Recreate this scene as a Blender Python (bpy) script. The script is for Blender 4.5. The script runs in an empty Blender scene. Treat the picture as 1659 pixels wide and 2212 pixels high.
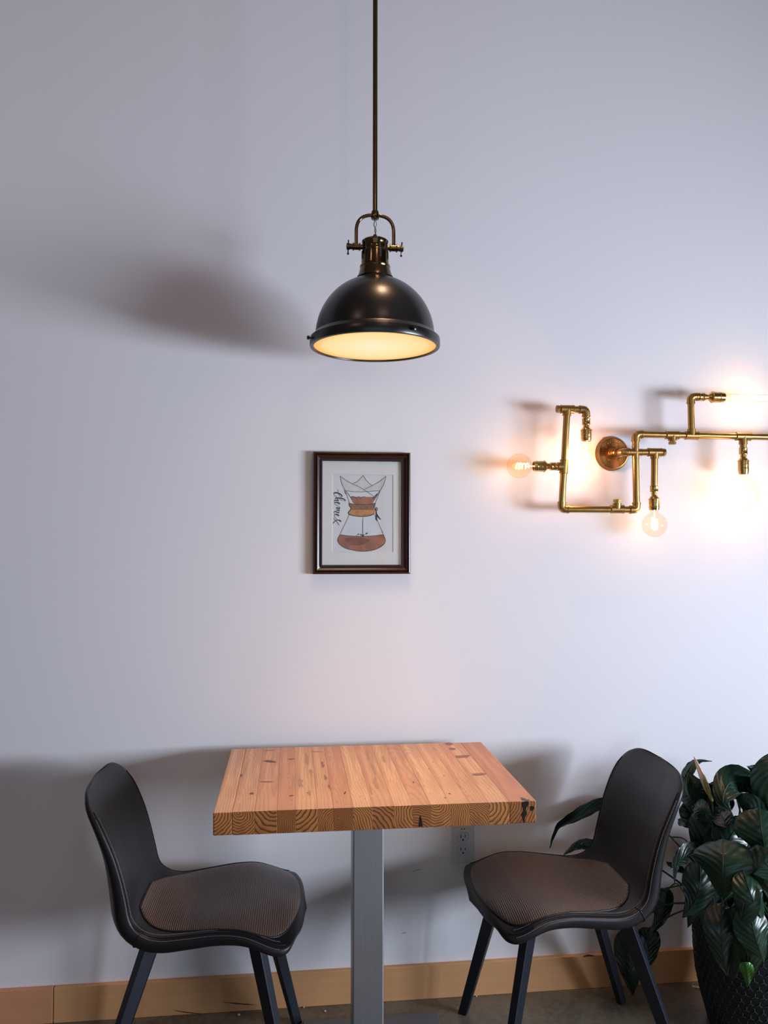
import bpy, bmesh, math, random
import numpy as np
from mathutils import Vector, Matrix
random.seed(7)
C = bpy.context.scene.collection
PI = math.pi
# ------------------------------------------------------------------ camera, light, exposure
F_PX, YAW, PITCH, ROLL = 1733.1, math.radians(6.518), math.radians(1.953), math.radians(0.037)
CAM = Vector((0, -2.364, 1.335))
fwd = Vector((math.sin(YAW)*math.cos(PITCH), math.cos(YAW)*math.cos(PITCH), math.sin(PITCH)))
rgt = Vector((math.cos(YAW), -math.sin(YAW), 0)); upv = rgt.cross(fwd)
rgt, upv = rgt*math.cos(ROLL)+upv*math.sin(ROLL), -rgt*math.sin(ROLL)+upv*math.cos(ROLL)
cd = bpy.data.cameras.new('camera'); cam = bpy.data.objects.new('camera', cd); C.objects.link(cam)
cd.sensor_fit = 'VERTICAL'; cd.sensor_height = 24; cd.lens = F_PX/2212*24; cd.clip_start = .05
M4 = Matrix((rgt, upv, -fwd)).transposed().to_4x4(); M4.translation = CAM
cam.matrix_world = M4
bpy.context.scene.camera = cam
def at(u, v, y):
    """the point of the plane at depth y seen at pixel u, v of the photograph"""
    d = fwd + rgt*((u-829.5)/F_PX) - upv*((v-1106)/F_PX)
    return CAM + d*((y-CAM.y)/d.y)
world = bpy.data.worlds.new('world'); bpy.context.scene.world = world; world.use_nodes = True
world.node_tree.nodes['Background'].inputs[0].default_value = (.62, .78, 1, 1)
world.node_tree.nodes['Background'].inputs[1].default_value = .5
def light(name, kind, loc, energy, color, size=None, size_y=None, target=None, radius=None, spread=None):
    l = bpy.data.lights.new(name, kind); l.energy = energy; l.color = color
    if kind == 'AREA':
        l.shape = 'RECTANGLE' if size_y else 'DISK'; l.size = size
        if size_y: l.size_y = size_y
        if spread: l.spread = spread
    elif radius is not None: l.shadow_soft_size = radius
    o = bpy.data.objects.new(name, l); C.objects.link(o); o.location = loc
    if target is not None: o.rotation_euler = (Vector(target)-Vector(loc)).to_track_quat('-Z', 'Y').to_euler()
    return o
# daylight entering by the window in the right wall
light('window_daylight', 'AREA', (3.18, -2.25, 1.13), 200, (.815, .87, 1), 1.75, .58, (0, -2.25, 1.13))
# daylight from the shopfront behind the camera, and two warm ceiling lamps
light('shopfront_daylight', 'AREA', (-.3, -5.4, 1.5), 9, (.72, .84, 1), 3.6, 2.2, (.2, 0, 1.5))
light('ceiling_lamp_light', 'POINT', (.55, -2.3, 3.0), 8, (1, .58, .48), radius=.07)
light('track_spot_light', 'AREA', (.40, -.62, 3.22), 1.5, (1, .60, .34), .10, None, (.33, -.62, 0), spread=1.1)
light('ceiling_lamp_light', 'POINT', (-1.3, -2.2, 3.0), 8, (1, .58, .48), radius=.07)
vs = bpy.context.scene.view_settings
bpy.context.scene.display_settings.display_device = 'sRGB'
vs.view_transform = 'Standard'; vs.look = 'None'; vs.gamma = 1; vs.use_curve_mapping = False; vs.exposure = 0.0
cy = bpy.context.scene.cycles
cy.max_bounces = 8; cy.transparent_max_bounces = 12; cy.sample_clamp_indirect = 6; cy.caustics_reflective = False; cy.caustics_refractive = False
cy.use_denoising = True

# ------------------------------------------------------------------ materials
def srgb(r, g, b):
    f = lambda c: (c/255/12.92) if c/255 <= .04045 else ((c/255+.055)/1.055)**2.4
    return (f(r), f(g), f(b), 1)
class NT:
    def __init__(s, name):
        s.m = bpy.data.materials.new(name); s.m.use_nodes = True; s.t = s.m.node_tree; s.n = s.t.nodes
        s.b = s.n['Principled BSDF']; s.out = s.n['Material Output']
    def new(s, t, **k):
        n = s.n.new(t)
        for a, b in k.items():
            if hasattr(n, a): setattr(n, a, b)
        return n
    def link(s, a, b): s.t.links.new(a, b)
    def val(s, x):
        n = s.new('ShaderNodeValue'); n.outputs[0].default_value = x; return n.outputs[0]
    def math(s, op, a, b=None, c=None):
        n = s.new('ShaderNodeMath', operation=op)
        for i, x in enumerate((a, b, c)):
            if x is None: continue
            if isinstance(x, (int, float)): n.inputs[i].default_value = x
            else: s.link(x, n.inputs[i])
        return n.outputs[0]
    def mix(s, f, a, b, mode='MIX'):
        n = s.new('ShaderNodeMix', data_type='RGBA', blend_type=mode)
        for i, x in ((0, f), (6, a), (7, b)):
            if isinstance(x, (int, float)): n.inputs[i].default_value = x
            elif isinstance(x, tuple): n.inputs[i].default_value = x
            else: s.link(x, n.inputs[i])
        return n.outputs[2]
    def coord(s, which='Object', scale=(1, 1, 1)):
        tc = s.new('ShaderNodeTexCoord'); mp = s.new('ShaderNodeMapping'); mp.inputs['Scale'].default_value = scale
        s.link(tc.outputs[which], mp.inputs[0]); return mp.outputs[0]
    def noise(s, vec, scale, detail=4, rough=.55, dist=0):
        n = s.new('ShaderNodeTexNoise'); n.inputs['Scale'].default_value = scale; n.inputs['Detail'].default_value = detail
        n.inputs['Roughness'].default_value = rough; n.inputs['Distortion'].default_value = dist
        s.link(vec, n.inputs['Vector']); return n
    def ramp(s, fac, stops):
        n = s.new('ShaderNodeValToRGB'); e = n.color_ramp.elements
        while len(e) < len(stops): e.new(.5)
        for i, (p, c) in enumerate(stops): e[i].position = p; e[i].color = c
        s.link(fac, n.inputs[0]); return n.outputs[0]
    def bump(s, h, strength=.2, dist=.01):
        n = s.new('ShaderNodeBump'); n.inputs['Strength'].default_value = strength; n.inputs['Distance'].default_value = dist
        s.link(h, n.inputs['Height']); s.link(n.outputs[0], s.b.inputs['Normal']); return n
    def set(s, **k):
        for a, b in k.items():
            i = s.b.inputs[a.replace('_', ' ')]
            if hasattr(b, 'links'): s.link(b, i)
            else: i.default_value = b
        return s.m
def plain(name, col, rough=.5, metal=0., **k):
    t = NT(name); return t.set(Base_Color=col, Roughness=rough, Metallic=metal, **k)
G = lambda v: (v, v, v, 1)

t = NT('painted_wall'); v = t.coord()
n = t.noise(v, 260, 3); n2 = t.noise(v, .9, 2)
t.set(Base_Color=t.mix(n2.outputs[0], srgb(232, 231, 236), srgb(238, 236, 240)), Roughness=.62); t.bump(n.outputs[0], .05, .002); WALL = t.m
t = NT('concrete_floor'); v = t.coord()
n = t.noise(v, 5, 8, .65, .6); n2 = t.noise(v, 60, 5, .7)
c = t.ramp(n.outputs[0], [(.3, srgb(70, 64, 54)), (.5, srgb(104, 92, 74)), (.7, srgb(126, 116, 100))])
c = t.mix(t.ramp(n2.outputs[0], [(.35, G(0)), (.75, G(.5))]), c, srgb(150, 142, 128))
t.set(Base_Color=c, Roughness=.38); t.bump(n2.outputs[0], .08, .003); FLOOR = t.m
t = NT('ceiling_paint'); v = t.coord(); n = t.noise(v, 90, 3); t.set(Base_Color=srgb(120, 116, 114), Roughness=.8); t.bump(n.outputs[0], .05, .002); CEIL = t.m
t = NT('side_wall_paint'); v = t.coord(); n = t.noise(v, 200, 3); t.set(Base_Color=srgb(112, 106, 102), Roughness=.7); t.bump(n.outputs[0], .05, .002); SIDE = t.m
def board_mat(name, a, b):
    t = NT(name); v = t.coord('Object', (1, 1, 1)); n = t.noise(v, 380, 3, .7); g = t.noise(t.coord('Object', (1.5, 10, 26)), 3, 5, .6, .5)
    c = t.mix(g.outputs[0], a, b); c = t.mix(t.ramp(n.outputs[0], [(.62, G(0)), (.8, G(.35))]), c, srgb(120, 84, 50))
    t.set(Base_Color=c, Roughness=.55); t.bump(n.outputs[0], .06, .002); return t.m
BOARD_A = board_mat('board_russet', srgb(206, 142, 104), srgb(214, 156, 118)); BOARD_B = board_mat('board_tan', srgb(208, 150, 98), srgb(222, 170, 122))

# butcher block: real growth rings, a cylinder field per stave taken from the stave's own properties
def wood(name, end):
    t = NT(name); tc = t.new('ShaderNodeTexCoord'); sep = t.new('ShaderNodeSeparateXYZ')
    nz = t.noise(t.coord('Object', (9, 2.2, 9)), 2.2, 3, .5)
    dv = t.new('ShaderNodeVectorMath', operation='MULTIPLY_ADD'); t.link(nz.outputs['Color'], dv.inputs[0])
    dv.inputs[1].default_value = (.022, 0, .022); t.link(tc.outputs['Object'], dv.inputs[2]); t.link(dv.outputs[0], sep.inputs[0])
    def at_(nm):
        a = t.new('ShaderNodeAttribute'); a.attribute_type = 'OBJECT'; a.attribute_name = nm; return a.outputs['Fac']
    x = t.math('SUBTRACT', sep.outputs[0], at_('ring_x')); z = t.math('SUBTRACT', sep.outputs[2], at_('ring_z'))
    z = t.math('ADD', z, t.math('MULTIPLY', sep.outputs[1], at_('ring_tilt')))
    r = t.math('SQRT', t.math('ADD', t.math('MULTIPLY', x, x), t.math('MULTIPLY', z, z)))
    ph = t.math('FRACT', t.math('MULTIPLY', r, at_('ring_freq')))
    late = t.ramp(ph, [(0, G(0)), (.5, G(.12)), (.8, G(1)), (.94, G(1)), (1, G(.0))])
    fine = t.noise(t.coord('Object', (60, 3, 60)), 8, 4, .6)
    blot = t.noise(t.coord('Object', (14, 3, 6)), 1.7, 3, .5)
    tone = at_('tone')
    if end:
        a = t.mix(tone, srgb(212, 136, 66), srgb(164, 94, 42)); b = srgb(44, 22, 10); k = .88
    else:
        a = t.mix(tone, srgb(246, 198, 152), srgb(212, 146, 108)); b = srgb(186, 110, 66); k = .34
    c = t.mix(t.math('MULTIPLY', late, k), a, b)
    c = t.mix(t.math('MULTIPLY', fine.outputs[0], .35), c, srgb(160, 96, 52) if not end else srgb(90, 48, 22))
    c = t.mix(t.math('MULTIPLY', t.ramp(blot.outputs[0], [(.5, G(0)), (.72, G(1))]), .38), c, srgb(150, 92, 62) if not end else srgb(70, 38, 22))
    band = t.noise(t.coord('Object', (42, 1.6, 5)), 1.1, 2, .4)
    c = t.mix(t.math('MULTIPLY', t.ramp(band.outputs[0], [(.5, G(0)), (.56, G(1))]), .42 if not end else .12), c, srgb(184, 112, 84) if not end else srgb(110, 60, 30))
    t.set(Base_Color=c, Roughness=.42 if not end else .5); t.bump(late, .12, .0008); return t.m
WOOD_TOP, WOOD_END = wood('stave_wood', False), wood('stave_end_grain', True)
KNOT = plain('knot_wood', srgb(104, 62, 48), .45); KNOT2 = plain('stained_wood', srgb(150, 92, 78), .45); FILL = plain('black_resin', srgb(30, 26, 24), .3)

t = NT('brushed_steel'); n = t.noise(t.coord('Object', (160, 160, 3)), 5, 4, .7)
t.set(Base_Color=srgb(176, 178, 184), Metallic=1., Roughness=t.math('MULTIPLY_ADD', n.outputs[0], .2, .36)); t.bump(n.outputs[0], .05, .0006); STEEL = t.m
PLATE = plain('base_plate_paint', srgb(120, 122, 126), .45, .6)
t = NT('dark_leather'); v = t.coord(); vo = t.new('ShaderNodeTexVoronoi'); vo.inputs['Scale'].default_value = 420; t.link(v, vo.inputs['Vector'])
n = t.noise(v, 14, 3); t.set(Base_Color=t.mix(n.outputs[0], srgb(17, 17, 20), srgb(24, 22, 25)), Roughness=.42, Specular_IOR_Level=.36); t.bump(vo.outputs['Distance'], .12, .0008); LEATHER = t.m
t = NT('woven_seat_fabric'); v = t.coord('UV', (1, 1, 1)); ck = t.new('ShaderNodeTexChecker'); ck.inputs['Scale'].default_value = 230; t.link(v, ck.inputs[0])
w = t.new('ShaderNodeTexWave'); w.inputs['Scale'].default_value = 62; w.inputs['Distortion'].default_value = .4; t.link(v, w.inputs[0])
h = t.math('ADD', t.math('MULTIPLY', ck.outputs['Fac'], .6), w.outputs['Fac'])
t.set(Base_Color=t.mix(h, srgb(64, 50, 45), srgb(92, 73, 64)), Roughness=.34); t.bump(h, .55, .0012); WEAVE = t.m
STITCH = plain('stitch_thread', srgb(150, 140, 134), .6)
LEG = plain('leg_metal', srgb(34, 39, 50), .36, .3)
BLACKM = NT('black_enamel'); n = BLACKM.noise(BLACKM.coord(), 30, 3); BLACKM.set(Base_Color=srgb(17, 15, 14), Metallic=.1, Specular_IOR_Level=.7, Roughness=BLACKM.math('MULTIPLY_ADD', n.outputs[0], .06, .27)); BLACKM = BLACKM.m
INNER = plain('white_enamel', srgb(240, 232, 210), .4)
def brassm(name, a, b, r0, r1):
    t = NT(name); n = t.noise(t.coord(), 45, 5, .65); t.set(Base_Color=t.mix(n.outputs[0], a, b), Metallic=1., Roughness=t.math('MULTIPLY_ADD', n.outputs[0], r1, r0)); return t.m
BRASS = brassm('aged_brass_pipe', srgb(178, 132, 72), srgb(206, 162, 98), .24, .16)
BRASS2 = brassm('bright_brass', srgb(214, 164, 92), srgb(232, 188, 118), .14, .14)
ROSE = brassm('cast_brass', srgb(176, 120, 66), srgb(206, 148, 88), .22, .15)
ANT = brassm('antique_brass', srgb(92, 76, 54), srgb(118, 96, 66), .12, .08)
SLOTM = plain('slot_black', srgb(10, 9, 8), .6)
def glassmat(name, tint, gloss, rough=.03):
    t = NT(name); t.n.remove(t.b); tr = t.new('ShaderNodeBsdfTransparent'); tr.inputs[0].default_value = tint
    gl = t.new('ShaderNodeBsdfGlossy'); gl.inputs['Roughness'].default_value = rough; fr = t.new('ShaderNodeLayerWeight'); fr.inputs[0].default_value = .5
    mx = t.new('ShaderNodeMixShader'); t.link(t.math('MULTIPLY_ADD', t.math('POWER', fr.outputs['Facing'], 3.2), .55*gloss, .035), mx.inputs[0]); t.link(tr.outputs[0], mx.inputs[1]); t.link(gl.outputs[0], mx.inputs[2]); t.link(mx.outputs[0], t.out.inputs[0]); return t.m
BULBG = glassmat('amber_bulb_glass', (1, .93, .84, 1), 1.0); CLEARG = glassmat('clear_bulb_glass', (1, .97, .92, 1), .5)
PANE = glassmat('picture_glass', (.97, .98, .98, 1), .9)
WINPANE = glassmat('window_glass', (.94, .96, .97, 1), .8)
def emit(name, col, s):
    t = NT(name); t.n.remove(t.b); e = t.new('ShaderNodeEmission'); e.inputs[0].default_value = col; e.inputs[1].default_value = s; t.link(e.outputs[0], t.out.inputs[0]); return t.m
FIL = emit('glowing_filament', (1, .62, .24, 1), 14)
t = NT('lit_diffuser'); t.n.remove(t.b); e = t.new('ShaderNodeEmission')
gr = t.new('ShaderNodeVectorMath', operation='LENGTH'); t.link(t.coord('Object'), gr.inputs[0])
t.link(t.ramp(gr.outputs['Value'], [(.0, (1, .87, .60, 1)), (.05, (1, .84, .50, 1)), (.13, (1, .74, .34, 1)), (.155, (1, .50, .14, 1))]), e.inputs[0]); 
ge = t.new('ShaderNodeNewGeometry'); dt = t.new('ShaderNodeVectorMath', operation='DOT_PRODUCT'); t.link(ge.outputs['Incoming'], dt.inputs[0]); t.link(ge.outputs['Normal'], dt.inputs[1])
t.link(t.math('MULTIPLY_ADD', t.math('POWER', t.math('ABSOLUTE', dt.outputs['Value']), 15.), 34., 1.02), e.inputs[1])   # the reflector throws most of its light straight down
t.link(e.outputs[0], t.out.inputs[0]); DIFF = t.m
t = NT('walnut_frame'); n = t.noise(t.coord('Object', (3, 3, 3)), 9, 5, .6, 1.5); t.set(Base_Color=t.mix(n.outputs[0], srgb(36, 18, 14), srgb(66, 32, 20)), Roughness=.25); WALNUT = t.m
MATB = plain('mat_board', srgb(236, 230, 228), .8); PAPER = plain('print_paper', srgb(226, 224, 228), .85)
INK = plain('black_ink', srgb(16, 14, 14), .7); LINE = plain('thin_ink_line', srgb(96, 86, 80), .8)
def wc(name, a, b, s=60):
    t = NT(name); n = t.noise(t.coord(), s, 4, .6, .5); t.set(Base_Color=t.ramp(n.outputs[0], [(.35, a), (.65, b)]), Roughness=.85); return t.m
WC_BROWN = wc('brown_watercolour', srgb(150, 84, 54), srgb(190, 120, 84), 22); WC_COLLAR = wc('collar_watercolour', srgb(128, 80, 48), srgb(160, 104, 62), 90)
WC_GOLD = wc('gold_watercolour', srgb(190, 112, 52), srgb(206, 146, 76), 90); WC_GLASS = wc('pale_glass_wash', srgb(216, 220, 230), srgb(226, 226, 232), 40); WC_PAPER = wc('filter_wash', srgb(210, 204, 206), srgb(224, 218, 220), 60)
WPLAST = plain('white_plastic', srgb(214, 216, 222), .35); WPLAST2 = plain('white_plastic_face', srgb(208, 210, 218), .4)
def leafm(name, a, b):
    t = NT(name); u = t.coord('UV'); w = t.new('ShaderNodeTexWave', bands_direction='DIAGONAL'); w.inputs['Scale'].default_value = 3.2; w.inputs['Distortion'].default_value = .8; t.link(u, w.inputs[0])
    n = t.noise(t.coord(), 18, 3); c = t.mix(n.outputs[0], a, b); c = t.mix(t.math('MULTIPLY', w.outputs['Fac'], .10), c, srgb(50, 96, 66))
    t.set(Base_Color=c, Roughness=.3, Specular_IOR_Level=.55); t.bump(w.outputs['Fac'], .22, .003)
    return t.m
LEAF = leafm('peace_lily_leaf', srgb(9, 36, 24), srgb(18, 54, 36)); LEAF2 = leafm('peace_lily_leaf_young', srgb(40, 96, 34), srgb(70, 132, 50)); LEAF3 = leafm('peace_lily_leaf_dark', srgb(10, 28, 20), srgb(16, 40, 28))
STEM = plain('leaf_stalk', srgb(30, 52, 30), .45); SPATHE = wc('cream_spathe', srgb(246, 236, 222), srgb(240, 214, 190), 20); SPADIX = wc('spadix', srgb(196, 190, 110), srgb(150, 160, 80), 60)
POTM = plain('dark_glazed_pot', srgb(12, 18, 20), .4); RIDGE = plain('pot_ridge_glaze', srgb(52, 70, 76), .3); SOIL = wc('potting_soil', srgb(28, 20, 14), srgb(50, 38, 28), 120)
CRUMB = plain('pale_crumb', srgb(220, 216, 208), .8); MARK = plain('scuff_mark', srgb(70, 44, 28), .8); MARKW = plain('wall_scuff', srgb(120, 118, 122), .8)
FRAMEM = plain('window_frame_paint', srgb(60, 60, 64), .5)

# ------------------------------------------------------------------ mesh helpers
class MB:
    def __init__(s): s.v = []; s.f = []; s.uv = None; s.mi = []
    def add(s, vs, fs, mi=0):
        o = len(s.v); s.v += [tuple(p) for p in vs]; s.f += [tuple(i+o for i in f) for f in fs]; s.mi += [mi]*len(fs); return s
    def box(s, a, b, mi=0):
        x0, y0, z0 = a; x1, y1, z1 = b
        return s.add([(x0,y0,z0),(x1,y0,z0),(x1,y1,z0),(x0,y1,z0),(x0,y0,z1),(x1,y0,z1),(x1,y1,z1),(x0,y1,z1)],
                     [(3,2,1,0),(4,5,6,7),(0,1,5,4),(1,2,6,5),(2,3,7,6),(3,0,4,7)], mi)
    def lathe(s, prof, o=(0,0,0), d=(0,0,1), seg=32, cap=True):
        """prof: (radius, distance along d)"""
        o = Vector(o); d = Vector(d).normalized(); a = d.orthogonal().normalized(); b = d.cross(a)
        vs = []; fs = []
        for r, t in prof:
            for k in range(seg):
                q = 2*PI*k/seg; vs.append(o+d*t+(a*math.cos(q)+b*math.sin(q))*r)
        for i in range(len(prof)-1):
            for k in range(seg):
                k2 = (k+1) % seg; fs.append((i*seg+k, i*seg+k2, (i+1)*seg+k2, (i+1)*seg+k))
        if cap:
            if prof[0][0] > 1e-5: fs.append(tuple(range(seg))[::-1])
            if prof[-1][0] > 1e-5: fs.append(tuple((len(prof)-1)*seg+k for k in range(seg)))
        return s.add(vs, fs)
    def tube(s, pts, r, seg=10, cap=True):
        pts = [Vector(p) for p in pts]; n = len(pts); rs = r if isinstance(r, (list, tuple)) else [r]*n
        vs = []; fs = []; a = None
        for i, p in enumerate(pts):
            T = (pts[min(i+1, n-1)]-pts[max(i-1, 0)]).normalized()
            a = (a - T*a.dot(T)).normalized() if a is not None and (a - T*a.dot(T)).length > 1e-6 else T.orthogonal().normalized()
            b = T.cross(a)
            for k in range(seg):
                q = 2*PI*k/seg; vs.append(p+(a*math.cos(q)+b*math.sin(q))*rs[i])
        for i in range(n-1):
            for k in range(seg):
                k2 = (k+1) % seg; fs.append((i*seg+k, i*seg+k2, (i+1)*seg+k2, (i+1)*seg+k))
        if cap: fs.append(tuple(range(seg))[::-1]); fs.append(tuple((n-1)*seg+k for k in range(seg)))
        return s.add(vs, fs)
    def build(s, name, mat, parent=None, smooth=True, bevel=0, kind=None, loc=None, label=None, angle=40):
        me = bpy.data.meshes.new(name); me.from_pydata(s.v, [], s.f); me.update()
        for m in (mat if isinstance(mat, (list, tuple)) else [mat]): me.materials.append(m)
        if any(s.mi): me.polygons.foreach_set('material_index', s.mi)
        if s.uv:
            ul = me.uv_layers.new(name='UVMap'); 
            ul.data.foreach_set('uv', [c for l in me.loops for c in s.uv[l.vertex_index]])
        bm = bmesh.new(); bm.from_mesh(me); bmesh.ops.recalc_face_normals(bm, faces=bm.faces); bm.to_mesh(me); bm.free()
        o = bpy.data.objects.new(name, me); C.objects.link(o)
        if loc is not None:      # origin at loc, geometry given in world space
            me.transform(Matrix.Translation(-Vector(loc))); o.location = loc
        if parent is not None:
            o.parent = parent
            if loc is not None: o.location = Vector(loc)-world_loc(parent)
        if bevel:
            bv = o.modifiers.new('bevel', 'BEVEL'); bv.width = bevel; bv.segments = 2; bv.limit_method = 'ANGLE'; bv.angle_limit = .6
        if smooth:
            me.shade_smooth()
            try:
                me.set_sharp_from_angle(angle=math.radians(angle))
            except Exception: pass
        if kind: o['kind'] = kind
        if label: o['label'] = label
        return o
def world_loc(o):
    p = Vector(o.location)
    while o.parent: o = o.parent; p += Vector(o.location)
    return p
def thing(name, label, cat, loc=(0,0,0), rz=0, group=None):
    o = bpy.data.objects.new(name, None); C.objects.link(o); o.location = loc; o.rotation_euler = (0, 0, rz); o.empty_display_size = .1
    o['label'] = label; o['category'] = cat
    if group: o['group'] = group
    return o
def tag(o, label, cat, group=None):
    o['label'] = label; o['category'] = cat
    if group: o['group'] = group
    return o
def struct(o): o['kind'] = 'structure'; return o
def W(mb, name, mat, root, **k):
    """a part of root whose geometry is written in world space"""
    o = mb.build(name, mat, None, **k); off = world_loc(root)
    o.data.transform(Matrix.Translation(-off)); o.parent = root; return o
def lerp(tab, x):
    if x <= tab[0][0]: return tab[0][1]
    for (a, p), (b, q) in zip(tab, tab[1:]):
        if x <= b: return p+(q-p)*(x-a)/(b-a)
    return tab[-1][1]
def spline(pts, n):
    """Catmull-Rom through pts, n samples"""
    P = [Vector(p) for p in pts]; out = []
    for i in range(n):
        t = i/(n-1)*(len(P)-1); k = min(int(t), len(P)-2); f = t-k
        a, b, c, d = P[max(k-1, 0)], P[k], P[k+1], P[min(k+2, len(P)-1)]
        out.append(.5*((2*b)+(c-a)*f+(2*a-5*b+4*c-d)*f*f+(3*b-a-3*c+d)*f**3))
    return out

# ------------------------------------------------------------------ the room
XL, XR, YF, H = -2.6, 3.1, -5.6, 3.3
struct(MB().box((XL-.12, 0, 0), (XR+.12, .12, H)).build('wall_back', WALL, smooth=False))
struct(MB().box((XL-.12, YF, 0), (XL, 0, H)).build('wall_left', SIDE, smooth=False))
struct(MB().box((XL-.12, YF-.12, -.1), (XR+.12, .12, 0)).build('floor', FLOOR, smooth=False))
struct(MB().box((XL-.12, YF-.12, H), (XR+.12, .12, H+.1)).build('ceiling', CEIL, smooth=False))
# right wall with its window
wy0, wy1, wz0, wz1 = -3.2, -1.3, .78, 1.48
mb = MB(); mb.box((XR, wy1, 0), (XR+.12, 0, H)); mb.box((XR, YF, 0), (XR+.12, wy0, H)); mb.box((XR, wy0, 0), (XR+.12, wy1, wz0)); mb.box((XR, wy0, wz1), (XR+.12, wy1, H))
struct(mb.build('wall_right', SIDE, smooth=False))
w1 = bpy.data.objects.new('window_1', None); C.objects.link(w1); w1.location = (XR+.02, (wy0+wy1)/2, wz0); w1['kind'] = 'structure'
mb = MB(); fw = .045
mb.box((XR-.01, wy0, wz0), (XR+.05, wy0+fw, wz1)); mb.box((XR-.01, wy1-fw, wz0), (XR+.05, wy1, wz1)); mb.box((XR-.01, wy0, wz0), (XR+.05, wy1, wz0+fw)); mb.box((XR-.01, wy0, wz1-fw), (XR+.05, wy1, wz1)); mb.box((XR-.01, -2.27, wz0), (XR+.05, -2.23, wz1))
W(mb, 'window_frame', FRAMEM, w1, smooth=False)
W(MB().box((XR+.02, wy0+fw, wz0+fw), (XR+.026, -2.27, wz1-fw)), 'pane', WINPANE, w1, smooth=False); W(MB().box((XR+.02, -2.23, wz0+fw), (XR+.026, wy1-fw, wz1-fw)), 'pane', WINPANE, w1, smooth=False)
# front wall (behind the camera) with the shopfront opening
mb = MB(); mb.box((XL, YF-.12, 0), (-1.9, YF, H)); mb.box((2.3, YF-.12, 0), (XR, YF, H)); mb.box((-1.9, YF-.12, 0), (2.3, YF, .35)); mb.box((-1.9, YF-.12, 2.7), (2.3, YF, H))
struct(mb.build('wall_front', SIDE, smooth=False))
w2 = bpy.data.objects.new('window_2', None); C.objects.link(w2); w2.location = (.2, YF, .35); w2['kind'] = 'structure'
mb = MB()
for x in (-1.9, -.52, .86, 2.24): mb.box((x, YF-.08, .35), (x+.06, YF-.02, 2.7))
mb.box((-1.9, YF-.08, .35), (2.3, YF-.02, .41)); mb.box((-1.9, YF-.08, 2.64), (2.3, YF-.02, 2.7))
W(mb, 'window_frame', FRAMEM, w2, smooth=False)
# baseboard: two boards butted together
bb = bpy.data.objects.new('baseboard_back', None); C.objects.link(bb); bb['kind'] = 'structure'
jx = at(115, 2160, -.015).x
for x0, x1, m in ((XL, jx-.0008, BOARD_A), (jx+.0008, XR, BOARD_B)):
    W(MB().box((x0, -.016, 0), (x1, -.0005, .0965)), 'board', m, bb, smooth=False, bevel=.002)
def sliver(pts, w, mat, name, parent, y0=-.0166, th=.0006):
    """a thin dark mark lying on a surface facing the camera"""
    P = spline([at(u, v, y0) for u, v in pts], 12); mb = MB(); vs = []; n = len(P)
    for i, p in enumerate(P):
        k = w*math.sin(PI*(i+.3)/(n-.4))*(.7+.5*random.random())
        vs += [(p.x, y0-th/2, p.z+k), (p.x, y0-th/2, p.z-k)]
    mb.add(vs, [(2*i, 2*i+2, 2*i+3, 2*i+1) for i in range(n-1)]); return W(mb, name, mat, parent, smooth=False)
sliver([(375, 2182), (405, 2187), (440, 2190)], .0016, MARK, 'scratch', bb); sliver([(480, 2165), (515, 2168), (553, 2171)], .0015, MARK, 'scratch', bb)
sliver([(1258, 2067), (1270, 2064), (1285, 2065)], .003, MARK, 'scratch', bb)

# ------------------------------------------------------------------ the table
X0, X1, TY0, TY1, TZ, TT = -.166, .546, -.596, -.070, .75, .0495
tab = thing('cafe_table', 'rectangular butcher block table on a single brushed steel post', 'table', ((X0+X1)/2, (TY0+TY1)/2, 0))
px = [460, 502, 550, 598, 639, 686, 720.6, 763, 805, 851.5, 891.6, 930.5, 973, 1015, 1056.5, 1100, 1158.5]
xs = [at(u, 1765-.04*(u-460), TY0).x for u in px]; xs[0], xs[-1] = X0, X1
tones = [.1, .25, .5, .7, .2, .45, .8, .1, .55, .2, .65, .1, .2, .45, .1, .75]
rings = [(-.02,.035,190,.0),(.0,.03,230,.03),(.03,.05,120,.05),(-.045,-.01,330,.02),(-.03,.05,130,.02),(.045,.0,280,.01),(.0,.012,330,.0),(-.05,-.025,230,.03),
         (-.035,-.04,135,.02),(.045,.02,200,.05),(.0,-.05,240,.04),(.0,.035,230,.06),(-.075,.0,260,.02),(-.03,-.05,260,.01),(-.02,.025,130,.04),(-.06,.04,180,.03)]
staves = []
for i in range(16):
    x0, x1 = xs[i]+.00008, xs[i+1]-.00008; dz = random.uniform(-.0002, .0002); xc = (x0+x1)/2
    l = Vector((xc, TY0, TZ-TT/2))
    mb = MB().box((x0, TY0+random.uniform(0, .0004), TZ-TT), (x1, TY1, TZ+dz)); mb.mi = [0, 0, 1, 0, 1, 0]
    o = W(mb, 'stave', [WOOD_TOP, WOOD_END], tab, smooth=False, bevel=.0006 if 0 < i < 15 else .003)
    off = l-world_loc(tab); o.data.transform(Matrix.Translation(-off)); o.location = off
    rx, rz, fr, tl = rings[i]; o['ring_x'] = rx; o['ring_z'] = rz; o['ring_freq'] = fr*.85; o['ring_tilt'] = tl; o['tone'] = tones[i]; staves.append(o)
def top_pt(u, v):
    d = fwd + rgt*((u-829.5)/F_PX) - upv*((v-1106)/F_PX); return CAM + d*((TZ-CAM.z)/d.z)
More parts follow.
